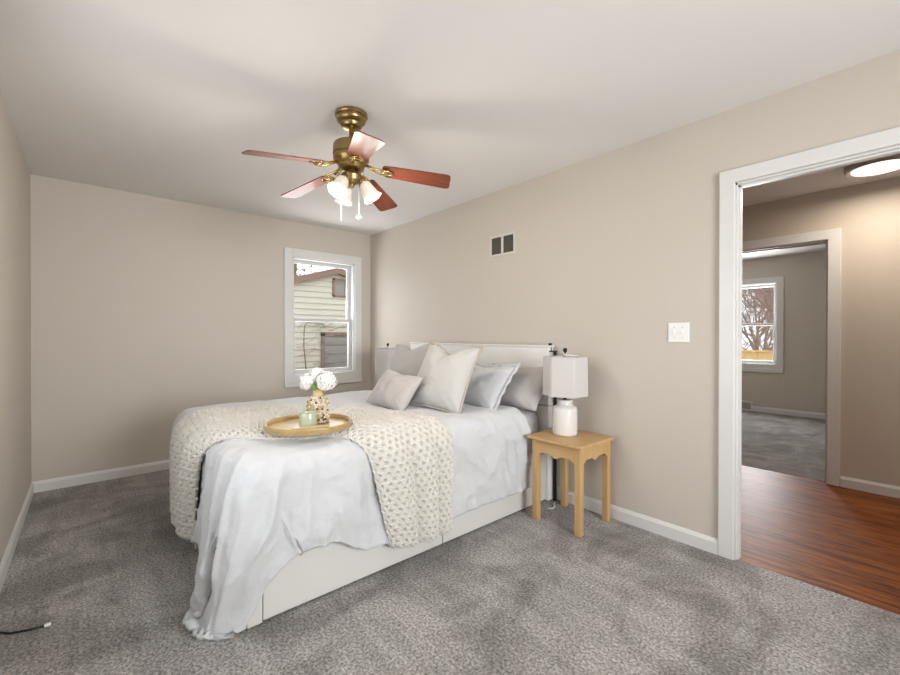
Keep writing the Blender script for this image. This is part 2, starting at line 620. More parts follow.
bm = bmesh.new()
for ya, yb in ((-3.6, 1.25), (1.25, 6.1)):
    za, zb = gabl(ya), gabl(yb)
    prism(bm, [(NHX + 0.12, ya, za), (NHX + 0.12, yb, zb), (NHX + 0.12, yb, zb + 0.12), (NHX + 0.12, ya, za + 0.12)], (-5.3, 0, 0))
nhpart('roof', bm, M['brownwood'])
bm = boxes([(NHX, NHX + 0.04, 1.15, 1.19, 2.00, 2.38), (NHX, NHX + 0.04, 1.42, 1.46, 2.0, 2.38), (NHX, NHX + 0.04, 1.15, 1.46, 2.34, 2.38), (NHX, NHX + 0.04, 1.15, 1.46, 2.0, 2.04)])
f = nhpart('window', bm, M['brownwood'])
o = obj('pane', boxes([(NHX + 0.01, NHX + 0.026, 1.19, 1.42, 2.04, 2.34)]), M['greywood'])
o.parent = f
bm = bmesh.new()
for i in range(9):
    bx(bm, NHX + 0.015, NHX + 0.05, 0.98, 2.3, -0.45 + i * 0.183, -0.45 + i * 0.183 + 0.172)
gd = nhpart('garage_door', bm, M['greywood'])
bm = boxes([(NHX, NHX + 0.07, 0.90, 0.97, -0.45, 1.27), (NHX, NHX + 0.07, 0.90, 2.4, 1.20, 1.27)])
nhpart('door_frame', bm, M['brownwood'])


def wander(rnd, p, dirv, n, step, jit):
    pts = [Vector(p)]
    dv = Vector(dirv).normalized()
    for _ in range(n):
        dv = (dv + Vector([rnd.uniform(-jit, jit) for _ in range(3)])).normalized()
        pts.append(pts[-1] + dv * step)
    return pts


def bare_tree(name, base, height, seed, material, label, cat='tree', group=None, spread=0.5, levels=3, nb=5, r0=0.06, trunk=0.35):
    rnd = random.Random(seed)
    root = empty(name, base, label, cat, group)
    bmt, bmb = bmesh.new(), bmesh.new()
    trunkpts = wander(rnd, (0, 0, 0), (rnd.uniform(-.1, .1), rnd.uniform(-.1, .1), 1), 8, height * trunk / 4, 0.12)
    tube(bmt, trunkpts, [r0 * (1 - 0.08 * i) for i in range(9)], 7)

    def grow(p, dv, ln, rad, lev):
        n = 6
        pts = wander(rnd, p, dv, n, ln / n, 0.28)
        tube(bmb, pts, [rad * (1 - 0.11 * i) for i in range(n + 1)], 5 if lev < 2 else 3, cap=False)
        if lev >= levels:
            return
        for k in range(nb):
            q = pts[rnd.randint(1, n)]
            nd = (Vector(dv).normalized() * 0.55 + Vector((rnd.uniform(-1, 1), rnd.uniform(-1, 1), rnd.uniform(-.35, 0.9)))).normalized()
            grow(q, nd, ln * rnd.uniform(0.5, 0.72), rad * 0.5, lev + 1)
    for k in range(nb + 1):
        q = trunkpts[rnd.randint(3, 8)]
        a = rnd.uniform(0, 2 * PI)
        grow(q, (math.cos(a) * spread, math.sin(a) * spread, rnd.uniform(0.3, 1)), height * 0.42, r0 * 0.5, 1)
    obj('trunk', bmt, material, root)
    obj('branches', bmb, material, root)
    return root


bm = bmesh.new()
rnd = random.Random(3)
vine = [(NHX + 0.09, 0.62, -0.45)]
tube(bm, [(NHX + .09, .62, -.45), (NHX + .08, .60, .3), (NHX + .08, .53, 1.0), (NHX + .08, .54, 1.38), (NHX + .08, .60, 1.46), (NHX + .08, .90, 1.45), (NHX + .08, 1.06, 1.30), (NHX + .08, 1.45, 1.44)], [.014, .013, .012, .011, .01, .008, .007, .004], 6)
for k in range(26):
    y = rnd.uniform(0.35, 1.7)
    z = rnd.uniform(0.35, 1.45)
    if y > .9 and z < 1.2:
        continue
    pts = [(NHX + 0.07, max(.2, yy), zz) for yy, zz in [(y, z)]]
    cy, cz = y, z
    a = rnd.uniform(-.6, .6)
    for s in range(6):
        a += rnd.uniform(-.6, .6)
        cy += 0.07 * math.cos(a)
        cz += 0.05 * math.sin(a)
        pts.append((NHX + 0.06 + rnd.uniform(0, .03), cy, cz))
    tube(bm, pts, [0.007 - 0.0008 * i for i in range(len(pts))], 4)
tag(obj('bare_vine', bm, M['bark']), 'bare brown vine climbing the cream siding outside the bedroom window', 'vine')


def leafy(name, base, h, seed, label, group=None):
    rnd = random.Random(seed)
    root = empty(name, base, label, 'tree', group)
    bm = bmesh.new()
    tube(bm, wander(rnd, (0, 0, 0), (0, 0, 1), 6, h / 7, .08), [.12 * (1 - .1 * i) for i in range(7)], 7)
    obj('trunk', bm, M['bark'], root)
    bm = bmesh.new()
    for k in range(900):
        c = Vector((rnd.gauss(0, .9), rnd.gauss(0, .9), h * .68 + rnd.gauss(0, h * .17)))
        s = rnd.uniform(.05, .13)
        q = Quaternion(Vector((rnd.uniform(-1, 1), rnd.uniform(-1, 1), rnd.uniform(-1, 1))).normalized(), rnd.uniform(0, 6))
        vs = [bm.verts.new(c + q @ Vector(v)) for v in ((-s, 0, 0), (0, -s * .4, s * .1), (s, 0, 0), (0, s * .4, s * .1))]
        bm.faces.new(vs)
    o = obj('crown', bm, M['foliage'], root)
    return root


leafy('leafy_tree', (-12.5, 3.4, -0.45), 6.6, 5, 'dull green tree showing above the brown eaves of the house outside')

# outdoors beyond the spare room window: cedar fence and bare trees
fr = empty('wooden_fence', (2.0, 9.5, -0.45), 'yellow cedar picket fence seen low in the far room window', 'fence')
bm = boxes([(-4.5, 4.63, 0.02, 0.06, 0.25, 0.34), (-4.5, 4.63, -0.03, 0.05, 1.27, 1.31)])
obj('rail', bm, M['fence'], fr)
bm = bmesh.new()
for i in range(63):
    x = -4.5 + i * 0.145
    bx(bm, x, x + .139, 0, .018, .03, 1.27)
obj('picket_panel', bm, M['fence'], fr)
TP = [(1.25, 11.9, 4.6), (0.45, 15.6, 5.6), (-0.35, 19.8, 6.6), (-1.3, 24.6, 8.0)]
TLAB = ['nearest bare tree behind the cedar fence with dark arching limbs', 'second bare tree in the row behind the cedar fence', 'third bare tree in the row beyond the cedar fence', 'most distant bare tree beyond the cedar fence']
for i, (x, y, h) in enumerate(TP):
    bare_tree('bare_tree', (x, y, -0.45), h, 20 + i, M['barkred'] if i % 2 == 0 else M['bark'], TLAB[i], 'tree', 'bare trees beyond the cedar fence', spread=.5, nb=6, r0=.055 + .014 * i, levels=4 if i < 3 else 3, trunk=.22)


bmx = bmesh.new()
rnd = random.Random(77)
for k in range(520):
    x, y = rnd.uniform(-4.5, 3.2), rnd.uniform(10.2, 11.0)
    pts = wander(rnd, (x, y, -.45), (rnd.uniform(-.3, .3), rnd.uniform(-.2, .2), 1), 6, rnd.uniform(.22, .36), .25)
    tube(bmx, pts, [.009, .008, .007, .006, .005, .004, .003], 3, cap=False)
br_ = tag(obj('brushwood', bmx, M['barkred']), 'thicket of reddish bare twigs just behind the cedar fence', 'shrubs', kind='stuff')

# ------------------------------------------------------------------ wall fittings
v_ = empty('wall_vent', (2.162, 0, 1.972), 'white return air vent with two dark grilles high on headboard wall', 'vent')
fw, fh = 0.143, 0.092
obj('frame', boxes([(-fw, fw, -.008, 0, fh - .022, fh), (-fw, fw, -.008, 0, -fh, -fh + .022), (-fw, -fw + .022, -.008, 0, -fh + .022, fh - .022), (fw - .022, fw, -.008, 0, -fh + .022, fh - .022), (-.012, .012, -.008, 0, -fh + .022, fh - .022)]), M['ventwhite'], v_, bevel=0.002)
for sx in (-1, 1):
    bm = bmesh.new()
    xa, xb = sorted((sx * .012, sx * (fw - .022)))
    bx(bm, xa, xb, -.002, -.0005, -fh + .022, fh - .022)
    for k in range(11):
        zz = -fh + .028 + k * .0125
        prism(bm, [(xa, -.002, zz), (xa, -.0065, zz - .004), (xa, -.0065, zz - .003), (xa, -.002, zz + .001)], (xb - xa, 0, 0))
    g = obj('grille', bm, M['dark'], v_)
    g['label'] = 'dark louvred grille'

sw = empty('light_switch', (3.545, 0, 1.23), 'white double toggle switch plate left of the doorway', 'light switch')
obj('plate', boxes([(-.058, .058, -.006, 0, -.058, .058)]), M['plastic'], sw, bevel=0.003)
for sx in (-.023, .023):
    t = obj('toggle', boxes([(sx - .005, sx + .005, -.017, -.005, -.006, .010)]), M['plastic'], sw, bevel=0.002)
    for sz in (-.03, .03):
        bm = bmesh.new()
        bmesh.ops.create_cone(bm, cap_ends=True, segments=10, radius1=.0032, radius2=.0032, depth=.002, matrix=Matrix.Translation((sx, -.0065, sz)) @ Matrix.Rotation(PI / 2, 4, 'X'))
        obj('screw', bm, M['steel'], sw)

rg = empty('floor_register', (2.545, SY, 0.075), 'low white wall register in the far room beside baseboard', 'vent')
obj('frame', boxes([(-.135, .135, -.012, 0, .055, .08), (-.135, .135, -.012, 0, -.075, -.055), (.11, .135, -.012, 0, -.055, .055), (-.135, -.11, -.012, 0, -.055, .055)]), M['trim'], rg, bevel=.002)
bm = bmesh.new()
for k in range(14):
    xx = -.105 + k * .016
    bx(bm, xx, xx + .006, -.008, -.002, -.055, .055)
bx(bm, -.11, .11, -.002, -.0005, -.055, .055)
obj('grille', bm, M['steel'], rg)['label'] = 'dark slotted grille'

# hall ceiling light
hl = empty('ceiling_light', (4.29, 1.46, HC), 'round flush mount hall ceiling light, lit', 'ceiling light')
bm = lathe(bmesh.new(), [(0, 0), (.165, 0), (.176, -.01), (.176, -.034), (.166, -.044), (.150, -.042), (.140, -.036), (0, -.036)], 48)
autosmooth(obj('rim', bm, M['steel'], hl), 35)
bm = lathe(bmesh.new(), [(.144, -.036), (.141, -.044), (.12, -.050), (.06, -.055), (0, -.056)], 48)
obj('diffuser', bm, M['diffuser'], hl, smooth=True)
pl = bpy.data.lights.new('hall_bulb', 'AREA')
pl.shape = 'DISK'
pl.size = .28
pl.energy = 13
pl.color = (1, .87, .74)
po = bpy.data.objects.new('hall_bulb', pl)
COL.objects.link(po)
po.location = (4.29, 1.46, HC - .075)


# ------------------------------------------------------------------ ceiling fan
FZ = 2.150
fan = empty('ceiling_fan', (2.405, -1.525, H), 'brass ceiling fan with five reddish wood blades and three lit glass shades', 'ceiling fan')
fz = lambda z: z - H
bm = lathe(bmesh.new(), [(0, 0), (.078, 0), (.088, -.006), (.090, -.018), (.086, -.024), (.080, -.026), (.081, -.034), (.078, -.046), (.068, -.056), (.060, -.060), (.059, -.070), (.052, -.080), (.030, -.088), (0, -.089)], 40)
autosmooth(obj('canopy', bm, M['brass'], fan), 35)
bm = lathe(bmesh.new(), [(.013, -.085), (.013, -.175), (.022, -.175)], 20)
obj('downrod', bm, M['brass'], fan, smooth=True)
bm = lathe(bmesh.new(), [(0, -.165), (.06, -.166), (.092, -.172), (.099, -.184), (.100, -.232), (.094, -.236), (.098, -.244), (.096, -.262), (.080, -.282), (.072, -.290), (.070, -.308), (.045, -.325), (0, -.326)], 48)
autosmooth(obj('motor_housing', bm, M['brass'], fan), 35)
bm = lathe(bmesh.new(), [(.030, -.325), (.036, -.334), (.058, -.342), (.062, -.352), (.056, -.375), (.04, -.385), (.018, -.395), (.012, -.41), (0, -.412)], 36)
autosmooth(obj('light_fitter', bm, M['brass'], fan), 35)
bl_len0, bl_len1 = 0.175, 0.553
for k in range(5):
    a = R(52.8 + 72 * k)
    rot = Matrix.Rotation(a, 4, 'Z') @ Matrix.Translation((0, 0, fz(FZ))) @ Matrix.Rotation(R(8), 4, 'Y') @ Matrix.Rotation(R(-12), 4, 'X')
    bm = bmesh.new()
    out = []
    n = 6
    w0, w1, rc = .052, .066, .022
    for (cx, cy, a0) in ((bl_len1 - rc, w1 - rc, 0), ):
        pass
    pts = []
    for i in range(n + 1):
        t = PI / 2 * i / n
        pts.append((bl_len1 - rc + rc * math.cos(t), w1 - rc + rc * math.sin(t)))
    for i in range(n + 1):
        t = PI / 2 * i / n
        pts.append((bl_len0 + rc - rc * math.sin(t), w0 - rc + rc * math.cos(t)))
    pts = pts + [(x, -y) for x, y in pts[::-1]]
    prism(bm, [(x, y, -0.003) for x, y in pts], (0, 0, .006))
    b = obj('blade', bm, M['blade'], fan, bevel=.0012, seg=1)
    b.matrix_local = rot
    # blade iron: two curved straps forming a loop with a tab, bright brass
    bm = bmesh.new()
    for s in (-1, 1):
        tube(bm, [(.085, s * .006, .012), (.115, s * .016, .002), (.145, s * .030, -.006), (.175, s * .034, -.008), (.208, s * .026, -.007), (.235, s * .006, -.006)], .0055, 8)
    tube(bm, [(.06, 0, .015), (.10, 0, .012), (.135, 0, .0)], .008, 8)
    bx(bm, .165, .20, -.034, .034, -.010, -.003)
    for s in (-1, 1):
        bmesh.ops.create_uvsphere(bm, u_segments=10, v_segments=6, radius=.006, matrix=Matrix.Translation((.183, s * .022, -.010)))
    b = obj('blade_iron', bm, M['brightbrass'], fan, smooth=True)
    b.matrix_local = Matrix.Rotation(a, 4, 'Z') @ Matrix.Translation((0, 0, fz(FZ))) @ Matrix.Rotation(R(8), 4, 'Y')
    b['label'] = 'bright brass blade bracket'
for k, deg in enumerate((-65, 55, 175)):
    a = R(deg)
    tilt = R(33)
    rot = Matrix.Rotation(a, 4, 'Z') @ Matrix.Translation((.052, 0, -.362)) @ Matrix.Rotation(-tilt, 4, 'Y')
    bm = lathe(bmesh.new(), [(0, .006), (.018, .004), (.022, -.006), (.024, -.026), (.020, -.03), (0, -.031)], 20)
    s = obj('shade_holder', bm, M['brass'], fan, smooth=True)
    s.matrix_local = rot
    prof = [(.022, -.026), (.030, -.036), (.036, -.055), (.039, -.08), (.043, -.10), (.052, -.122), (.0505, -.122), (.041, -.10), (.037, -.08), (.034, -.055), (.028, -.037), (.02, -.028)]
    bm = lathe(bmesh.new(), prof, 48, ripple=lambda a_, z_: .035 * math.cos(8 * a_) * min(1, max(0, (-z_ - .03) / .08)))
    s = obj('glass_shade', bm, M['frost'], fan, smooth=True)
    s.matrix_local = rot
    s['label'] = 'fluted frosted glass shade, lit'
    pl = bpy.data.lights.new('fan_bulb', 'POINT')
    pl.energy = 9.5
    pl.shadow_soft_size = .03
    pl.color = (1, .91, .79)
    po = bpy.data.objects.new('fan_bulb', pl)
    COL.objects.link(po)
    po.parent = s
    po.location = (0, 0, -.135)
for (x, y, zl, nm) in ((-.012, -.055, .225, 0), (.02, .035, .195, 1)):
    bm = bmesh.new()
    tube(bm, [(x, y, -.375), (x, y, -.375 - zl)], .0016, 6)
    for i in range(int(zl / .009)):
        bmesh.ops.create_icosphere(bm, subdivisions=1, radius=.0027, matrix=Matrix.Translation((x, y, -.378 - i * .009)))
    c = obj('pull_chain', bm, M['plastic'], fan)
    if nm:
        bm = lathe(bmesh.new(), [(0, .012), (.004, .01), (.008, .003), (.017, -.003), (.017, -.006), (.009, -.012), (.005, -.02), (0, -.022)], 16, (x, y, -.375 - zl))
        obj('pull_knob', bm, M['ceramic'], c, smooth=True)

# ------------------------------------------------------------------ bed
BX0, BX1, BY0 = 1.05, 2.68, -2.165
bed = empty('bed', (1.865, -1.1, 0), 'white low bed frame with drawers under the bedding, against headboard wall', 'bed')


def bedpart(name, lst, m='bedwhite', bevel=.004, parent=None):
    bm = boxes([(a - 1.865, b - 1.865, c + 1.1, d_ + 1.1, e, f_) for a, b, c, d_, e, f_ in lst])
    return obj(name, bm, M[m], parent or bed, bevel=bevel)


bedpart('headboard', [(0.985, 2.70, -.105, -.045, 0.006, .695), (0.985, 2.70, -.105, -.045, .699, 1.125)], 'headwhite')
bedpart('headboard_cap', [(0.98, 2.705, -.112, -.04, 1.1255, 1.138)], 'headwhite')
bedpart('footboard', [(BX0, BX1, BY0 - .0, BY0 + .022, .006, .36)])
bedpart('corner_post', [(BX1 - .03, BX1 + .002, BY0 + .024, BY0 + .085, .006, .36)])
bedpart('side_panel', [(BX0, BX0 + .02, BY0 + .024, -.107, .006, .36)])
bedpart('plinth', [(BX1 - .055, BX1 - .03, BY0 + .09, -.107, .006, .3)])
bedpart('slatted_base', [(BX0 + .022, BX1 - .032, BY0 + .024, -.107, .30, .33)])
bedpart('drawer', [(BX1 - .028, BX1, BY0 + .088, -1.094, .012, .355)])
bedpart('drawer', [(BX1 - .028, BX1, -1.088, -.107, .012, .355)])
# black metal upright behind the headboard, with its knob
bm = bmesh.new()
bx(bm, 2.712 - 1.865, 2.727 - 1.865, -.060 + 1.1, -.038 + 1.1, .0, 1.10)
o = obj('headboard_post', bm, M['black'], bed, bevel=.002)
o['label'] = 'black metal upright at the headboard edge'
bm = bmesh.new()
tube(bm, [(2.69 - 1.865, 1.03, 1.10), (2.69 - 1.865, 1.03, 1.115), (2.69 - 1.865, 1.03, 1.155)], [.013, .012, .014], 12)
bx(bm, 2.65 - 1.865, 2.735 - 1.865, 1.0, 1.055, 1.093, 1.10)
obj('post_knob', bm, M['black'], bed, bevel=0)

bm = boxes([(BX0 + .03, BX1 - .035, -2.12, -.115, .335, .655)])
mt = obj('mattress', bm, M['sheet'], None, bevel=.06, seg=5)
autosmooth(mt, 60)
tag(mt, 'mattress in a pale grey fitted sheet, showing beside the nightstand', 'mattress')


# ------------------------------------------------------------------ cloth solver (position based)
class Cloth:
    def __init__(s, P, rest_scale=1.0, bend=0.12, rest=None, shear=0.35):
        s.P = P.copy()
        s.V = np.zeros_like(P)
        Q = P if rest is None else rest
        s.cons = []
        ny, nx = P.shape[:2]

        def add(a, b, k):
            l = np.linalg.norm(Q[a] - Q[b], axis=-1) * rest_scale
            s.cons.append((a, b, l, k))
        sl = np.s_
        for o in (0, 1):
            na = (nx - o) // 2
            add(sl[:, o:o + 2 * na:2], sl[:, o + 1:o + 2 * na:2], 1.0) if na else None
            nb = (ny - o) // 2
            add(sl[o:o + 2 * nb:2, :], sl[o + 1:o + 2 * nb:2, :], 1.0)
            add(sl[o:o + 2 * nb:2, :-1], sl[o + 1:o + 2 * nb:2, 1:], shear)
            add(sl[o:o + 2 * nb:2, 1:], sl[o + 1:o + 2 * nb:2, :-1], shear)
        s.bk = bend

    def step(s, dt, collide, g=9.8, damp=0.995, iters=1):
        s.V[..., 2] -= g * dt
        s.V *= damp
        sp = np.linalg.norm(s.V, axis=-1, keepdims=True)
        s.V *= np.minimum(1, 3.0 / np.maximum(sp, 1e-6))
        old = s.P.copy()
        s.P = s.P + s.V * dt
        for _ in range(iters):
            for a, b, l, k in s.cons:
                dlt = s.P[b] - s.P[a]
                ln = np.maximum(np.linalg.norm(dlt, axis=-1), 1e-9)
                c = (k * 0.5 * (ln - l) / ln)[..., None] * dlt
                s.P[a] += c
                s.P[b] -= c
            # bending: pull towards neighbour mean
            P = s.P
            m = 0.5 * (P[:, 2:] + P[:, :-2]) - P[:, 1:-1]
            P[:, 1:-1] += s.bk * m
            m = 0.5 * (P[2:] + P[:-2]) - P[1:-1]
            P[1:-1] += s.bk * m
            collide(s, old)
        s.V = (s.P - old) / dt


def rbox_push(P, old, lo, hi, rr, mu):
    c = (lo + hi) / 2
    h = (hi - lo) / 2
    q = P - c
    sg = np.where(q >= 0, 1.0, -1.0)
    a = np.abs(q) - (h - rr)
    o = np.maximum(a, 0)
    ol = np.linalg.norm(o, axis=-1)
    dist = ol - rr + np.minimum(a.max(-1), 0)
    nrm = np.where(ol[..., None] > 1e-9, o / np.maximum(ol, 1e-9)[..., None], 0)
    # deep inside: push along z
    inside = ol < 1e-9
    nrm[inside] = (0, 0, 1)
    nrm = nrm * sg
    nrm[..., 2] = np.abs(nrm[..., 2])
    hit = dist < 0
    dp = np.where(hit, -dist, 0)[..., None] * nrm
    P += dp
    mv = P - old
    tn = mv - (mv * nrm).sum(-1, keepdims=True) * nrm
    P -= np.where(hit[..., None], tn * mu, 0)


def upsample(P, k):
    """Catmull-Rom upsampling of a grid in both directions"""
    def up(A, k):
        n = A.shape[0]
        ext = np.concatenate([2 * A[:1] - A[1:2], A, 2 * A[-1:] - A[-2:-1]])
        out = []
        for j in range(k):
            t = j / k
            p0, p1, p2, p3 = ext[:-3], ext[1:-2], ext[2:-1], ext[3:]
            out.append(0.5 * ((2 * p1) + (-p0 + p2) * t + (2 * p0 - 5 * p1 + 4 * p2 - p3) * t * t + (-p0 + 3 * p1 - 3 * p2 + p3) * t ** 3))
        o = np.stack(out, 1).reshape((n - 1) * k, *A.shape[1:])
        return np.concatenate([o, A[-1:]])
    B = up(P, k)
    return up(B.transpose(1, 0, 2), k).transpose(1, 0, 2)


def gnormals(P):
    du = np.gradient(P, axis=1)
    dv = np.gradient(P, axis=0)
    n = np.cross(du, dv)
    return n / np.maximum(np.linalg.norm(n, axis=-1, keepdims=True), 1e-9)


def smooth_noise(shape, cells, seed):
    rg_ = np.random.RandomState(seed)
    ny, nx = shape
    a = rg_.rand(cells[0] + 3, cells[1] + 3) * 2 - 1
    yy = np.linspace(0, cells[0], ny)
    xx = np.linspace(0, cells[1], nx)
    iy, ix = yy.astype(int), xx.astype(int)
    fy, fx = yy - iy, xx - ix
    fy, fx = fy * fy * (3 - 2 * fy), fx * fx * (3 - 2 * fx)
    g = lambda a_, b_: a[np.ix_(iy + a_, ix + b_)]
    return (g(0, 0) * np.outer(1 - fy, 1 - fx) + g(0, 1) * np.outer(1 - fy, fx) + g(1, 0) * np.outer(fy, 1 - fx) + g(1, 1) * np.outer(fy, fx))


# ------------------------------------------------------------------ duvet
LO = np.array([1.03, -2.205, -0.3])
HI = np.array([2.725, 0.3, 0.712])
sp_ = 0.032
CORNER = 0.80
xs = np.arange(0.95, 3.215, sp_)
ys = np.arange(-2.69, -0.44, sp_)
nx, ny = len(xs), len(ys)
P = np.zeros((ny, nx, 3))
P[..., 0] = xs[None, :]
P[..., 1] = ys[:, None]
# the head edge slants a little towards the headboard on the near side
tt = np.clip((P[..., 0] - 2.45) / 0.9, 0, 1)
vv = (P[..., 1] + 2.69) / 2.25
P[..., 1] += 0.16 * tt * vv ** 3
ox_ = np.maximum(P[..., 0] - 2.70, 0)
oy_ = np.maximum(-2.18 - P[..., 1], 0)
nr_ = np.maximum(np.sqrt(ox_ ** 2 + oy_ ** 2), 1e-6)
# the corner of the duvet is rounded off so that it just reaches the carpet
both = np.minimum(ox_, oy_) / np.maximum(np.maximum(ox_, oy_), 1e-6)
fac = 1 - (1 - CORNER) * both ** 1.5
P[..., 0] = np.where(ox_ > 0, 2.70 + ox_ * fac, P[..., 0])
P[..., 1] = np.where(oy_ > 0, -2.18 - oy_ * fac, P[..., 1])
P[..., 2] = 0.745 + 0.012 * smooth_noise((ny, nx), (12, 14), 1) + 0.006 * smooth_noise((ny, nx), (30, 34), 2)
rest = P.copy()
cl = Cloth(P, 1.02, 0.02, rest=rest, shear=0.12)


def col_duvet(s, old):
    rbox_push(s.P, old, LO, HI, 0.11, 0.25)
    low = s.P[..., 2] < 0.012
    s.P[..., 2] = np.where(low, 0.012, s.P[..., 2])
    s.P[..., :2] = np.where(low[..., None], old[..., :2] * 0.25 + s.P[..., :2] * 0.75, s.P[..., :2])


for i in range(1000):
    # the hanging corners fold round on to the foot end
    c_ = (cl.P[..., 1] < -2.20) & (cl.P[..., 2] < 0.66)
    cl.V[..., 0] -= np.where(c_ & (cl.P[..., 0] > 2.66), 6.0, 0) / 420
    cl.V[..., 0] += np.where(c_ & (cl.P[..., 0] < 1.10), 9.0, 0) / 420
    cl.V[..., 1] += np.where(cl.P[..., 1] < -2.24, 6.0, 0) / 420
    cl.step(1 / 420, col_duvet, damp=0.995 if i < 700 else 0.97, iters=4)
DP = cl.P.copy()
for _ in range(8):
    lap = np.zeros_like(DP)
    lap[1:-1, 1:-1] = (DP[2:, 1:-1] + DP[:-2, 1:-1] + DP[1:-1, 2:] + DP[1:-1, :-2]) / 4 - DP[1:-1, 1:-1]
    lap[0, 1:-1] = (DP[0, 2:] + DP[0, :-2]) / 2 - DP[0, 1:-1]
    lap[1:-1, -1] = (DP[2:, -1] + DP[:-2, -1]) / 2 - DP[1:-1, -1]
    DP += 0.5 * lap
# the side hem lifts near the foot post while the end hem droops towards the same corner
x_, y_, z_ = DP[..., 0].copy(), DP[..., 1].copy(), DP[..., 2].copy()
side = np.clip((x_ - 2.66) / 0.06, 0, 1) * np.exp(-np.maximum(np.abs(y_ + 1.90) - 0.10, 0) ** 2 / 0.13 ** 2)
side = side * np.clip((y_ + 2.17) / 0.08, 0, 1)
endw = np.clip((-2.10 - y_) / 0.08, 0, 1) * np.exp(-np.maximum(np.abs(x_ - 2.55) - 0.09, 0) ** 2 / 0.15 ** 2)
drop = np.maximum(0.66 - z_, 0)
z_ = z_ + drop * 0.24 * side - drop * 0.30 * endw
z_ = np.maximum(z_, 0.014 + 0.008 * np.clip(drop, 0, 1))
DP[..., 2] = z_
DP[..., 1] = y_ - endw * drop ** 2 * 0.22
DP[..., 0] = x_ - endw * drop ** 2 * 0.10
D2 = upsample(DP, 3)
nn = gnormals(D2)
nn = np.where(nn[..., 2:3].mean() < 0, -nn, nn)
sh = D2.shape[:2]
puff = 0.006 * smooth_noise(sh, (26, 30), 5) + 0.0035 * smooth_noise(sh, (60, 70), 6)
# soft pleats running down the hanging sides
RS = upsample(rest, 3)
dfoot = np.clip((-2.10 - RS[..., 1]) / 0.30, 0, 1)
dside = np.clip((RS[..., 0] - 2.62) / 0.30, 0, 1) * (1 - 0.7 * dfoot)
ridge = lambda q: (1 - np.abs(q)) ** 2 - 0.45
pl_foot = ridge(smooth_noise(sh, (6, 24), 31)) * 0.034 + smooth_noise(sh, (9, 64), 32) * 0.006
pl_side = ridge(smooth_noise(sh, (34, 9), 33)) * 0.019 + smooth_noise(sh, (80, 10), 34) * 0.006


def vnoise(x, y, seed):
    rg_ = np.random.RandomState(seed)
    tb = rg_.rand(64, 64) * 2 - 1
    ix, iy = np.floor(x).astype(int), np.floor(y).astype(int)
    fx_, fy_ = x - ix, y - iy
    fx_, fy_ = fx_ * fx_ * (3 - 2 * fx_), fy_ * fy_ * (3 - 2 * fy_)
    g_ = lambda a, b: tb[(ix + a) % 64, (iy + b) % 64]
    return g_(0, 0) * (1 - fx_) * (1 - fy_) + g_(1, 0) * fx_ * (1 - fy_) + g_(0, 1) * (1 - fx_) * fy_ + g_(1, 1) * fx_ * fy_


# long folds fanning out from the foot corner
cxr, cyr = 2.20, -1.72
th_ = np.arctan2(RS[..., 1] - cyr, RS[..., 0] - cxr)
rd_ = np.hypot(RS[..., 0] - cxr, RS[..., 1] - cyr)
q1 = vnoise(th_ * 5.2 + 20, rd_ * 1.6 + 3, 51)
q2 = vnoise(th_ * 11 + 20, rd_ * 3.0 + 9, 52)
fan_ = (ridge(q1) * 0.062 + ridge(q2) * 0.026)
drp = np.clip((0.715 - D2[..., 2]) / 0.30, 0, 1)
low_ = np.clip(D2[..., 2] / 0.10, 0.25, 1)
near = np.exp(-np.maximum(rd_ - 0.75, 0) ** 2 / 0.5 ** 2)
D2 = D2 + nn * (fan_ * drp * low_ * near)[..., None]
dfoot = dfoot * (1 - 0.8 * near)
dside = dside * (1 - 0.6 * near)
D2 = D2 + nn * (puff + pl_foot * dfoot * (1 - 0.45 * np.clip((RS[..., 0] - 2.5) / 0.3, 0, 1)) + pl_side * dside)[..., None]
def outward(G):
    n_ = gnormals(G)
    c_ = np.stack([np.clip(G[..., 0], 1.3, 2.4), np.clip(G[..., 1], -1.9, -.3), np.full(G.shape[:2], .3)], -1)
    # mesh winding of grid_mesh is du x dv
    return G if (n_ * (G - c_)).sum(-1).mean() > 0 else G[:, ::-1].copy()


duvet = grid_mesh('duvet', outward(D2), M['duvet'])
sm = duvet.modifiers.new('thickness', 'SOLIDIFY')
sm.thickness = 0.018
sm.offset = -1
tag(duvet, 'white duvet spread over the bed, its corner hanging to the carpet', 'duvet')
# a BVH of the duvet for things that lie on it
dverts = [Vector(v) for v in upsample(DP, 2).reshape(-1, 3)]
a_, b_ = upsample(DP, 2).shape[:2]
idx = np.arange(a_ * b_).reshape(a_, b_)
dfaces = np.stack([idx[:-1, :-1], idx[:-1, 1:], idx[1:, 1:], idx[1:, :-1]], -1).reshape(-1, 4).tolist()
DB = BVHTree.FromPolygons(dverts, dfaces)


def top_at(x, y):
    h_ = DB.ray_cast(Vector((x, y, 2)), Vector((0, 0, -1)))
    return h_[0].z if h_[0] else 0.72


# ------------------------------------------------------------------ knitted throw
def curve(pts, t):
    """Catmull-Rom through pts at t in 0..1"""
    n = len(pts) - 1
    s_ = min(t * n, n - 1e-6)
    i = int(s_)
    f_ = s_ - i
    g = lambda k: np.array(pts[max(0, min(n, k))], float)
    p0, p1, p2, p3 = g(i - 1), g(i), g(i + 1), g(i + 2)
    return 0.5 * ((2 * p1) + (-p0 + p2) * f_ + (2 * p0 - 5 * p1 + 4 * p2 - p3) * f_ ** 2 + (-p0 + 3 * p1 - 3 * p2 + p3) * f_ ** 3)


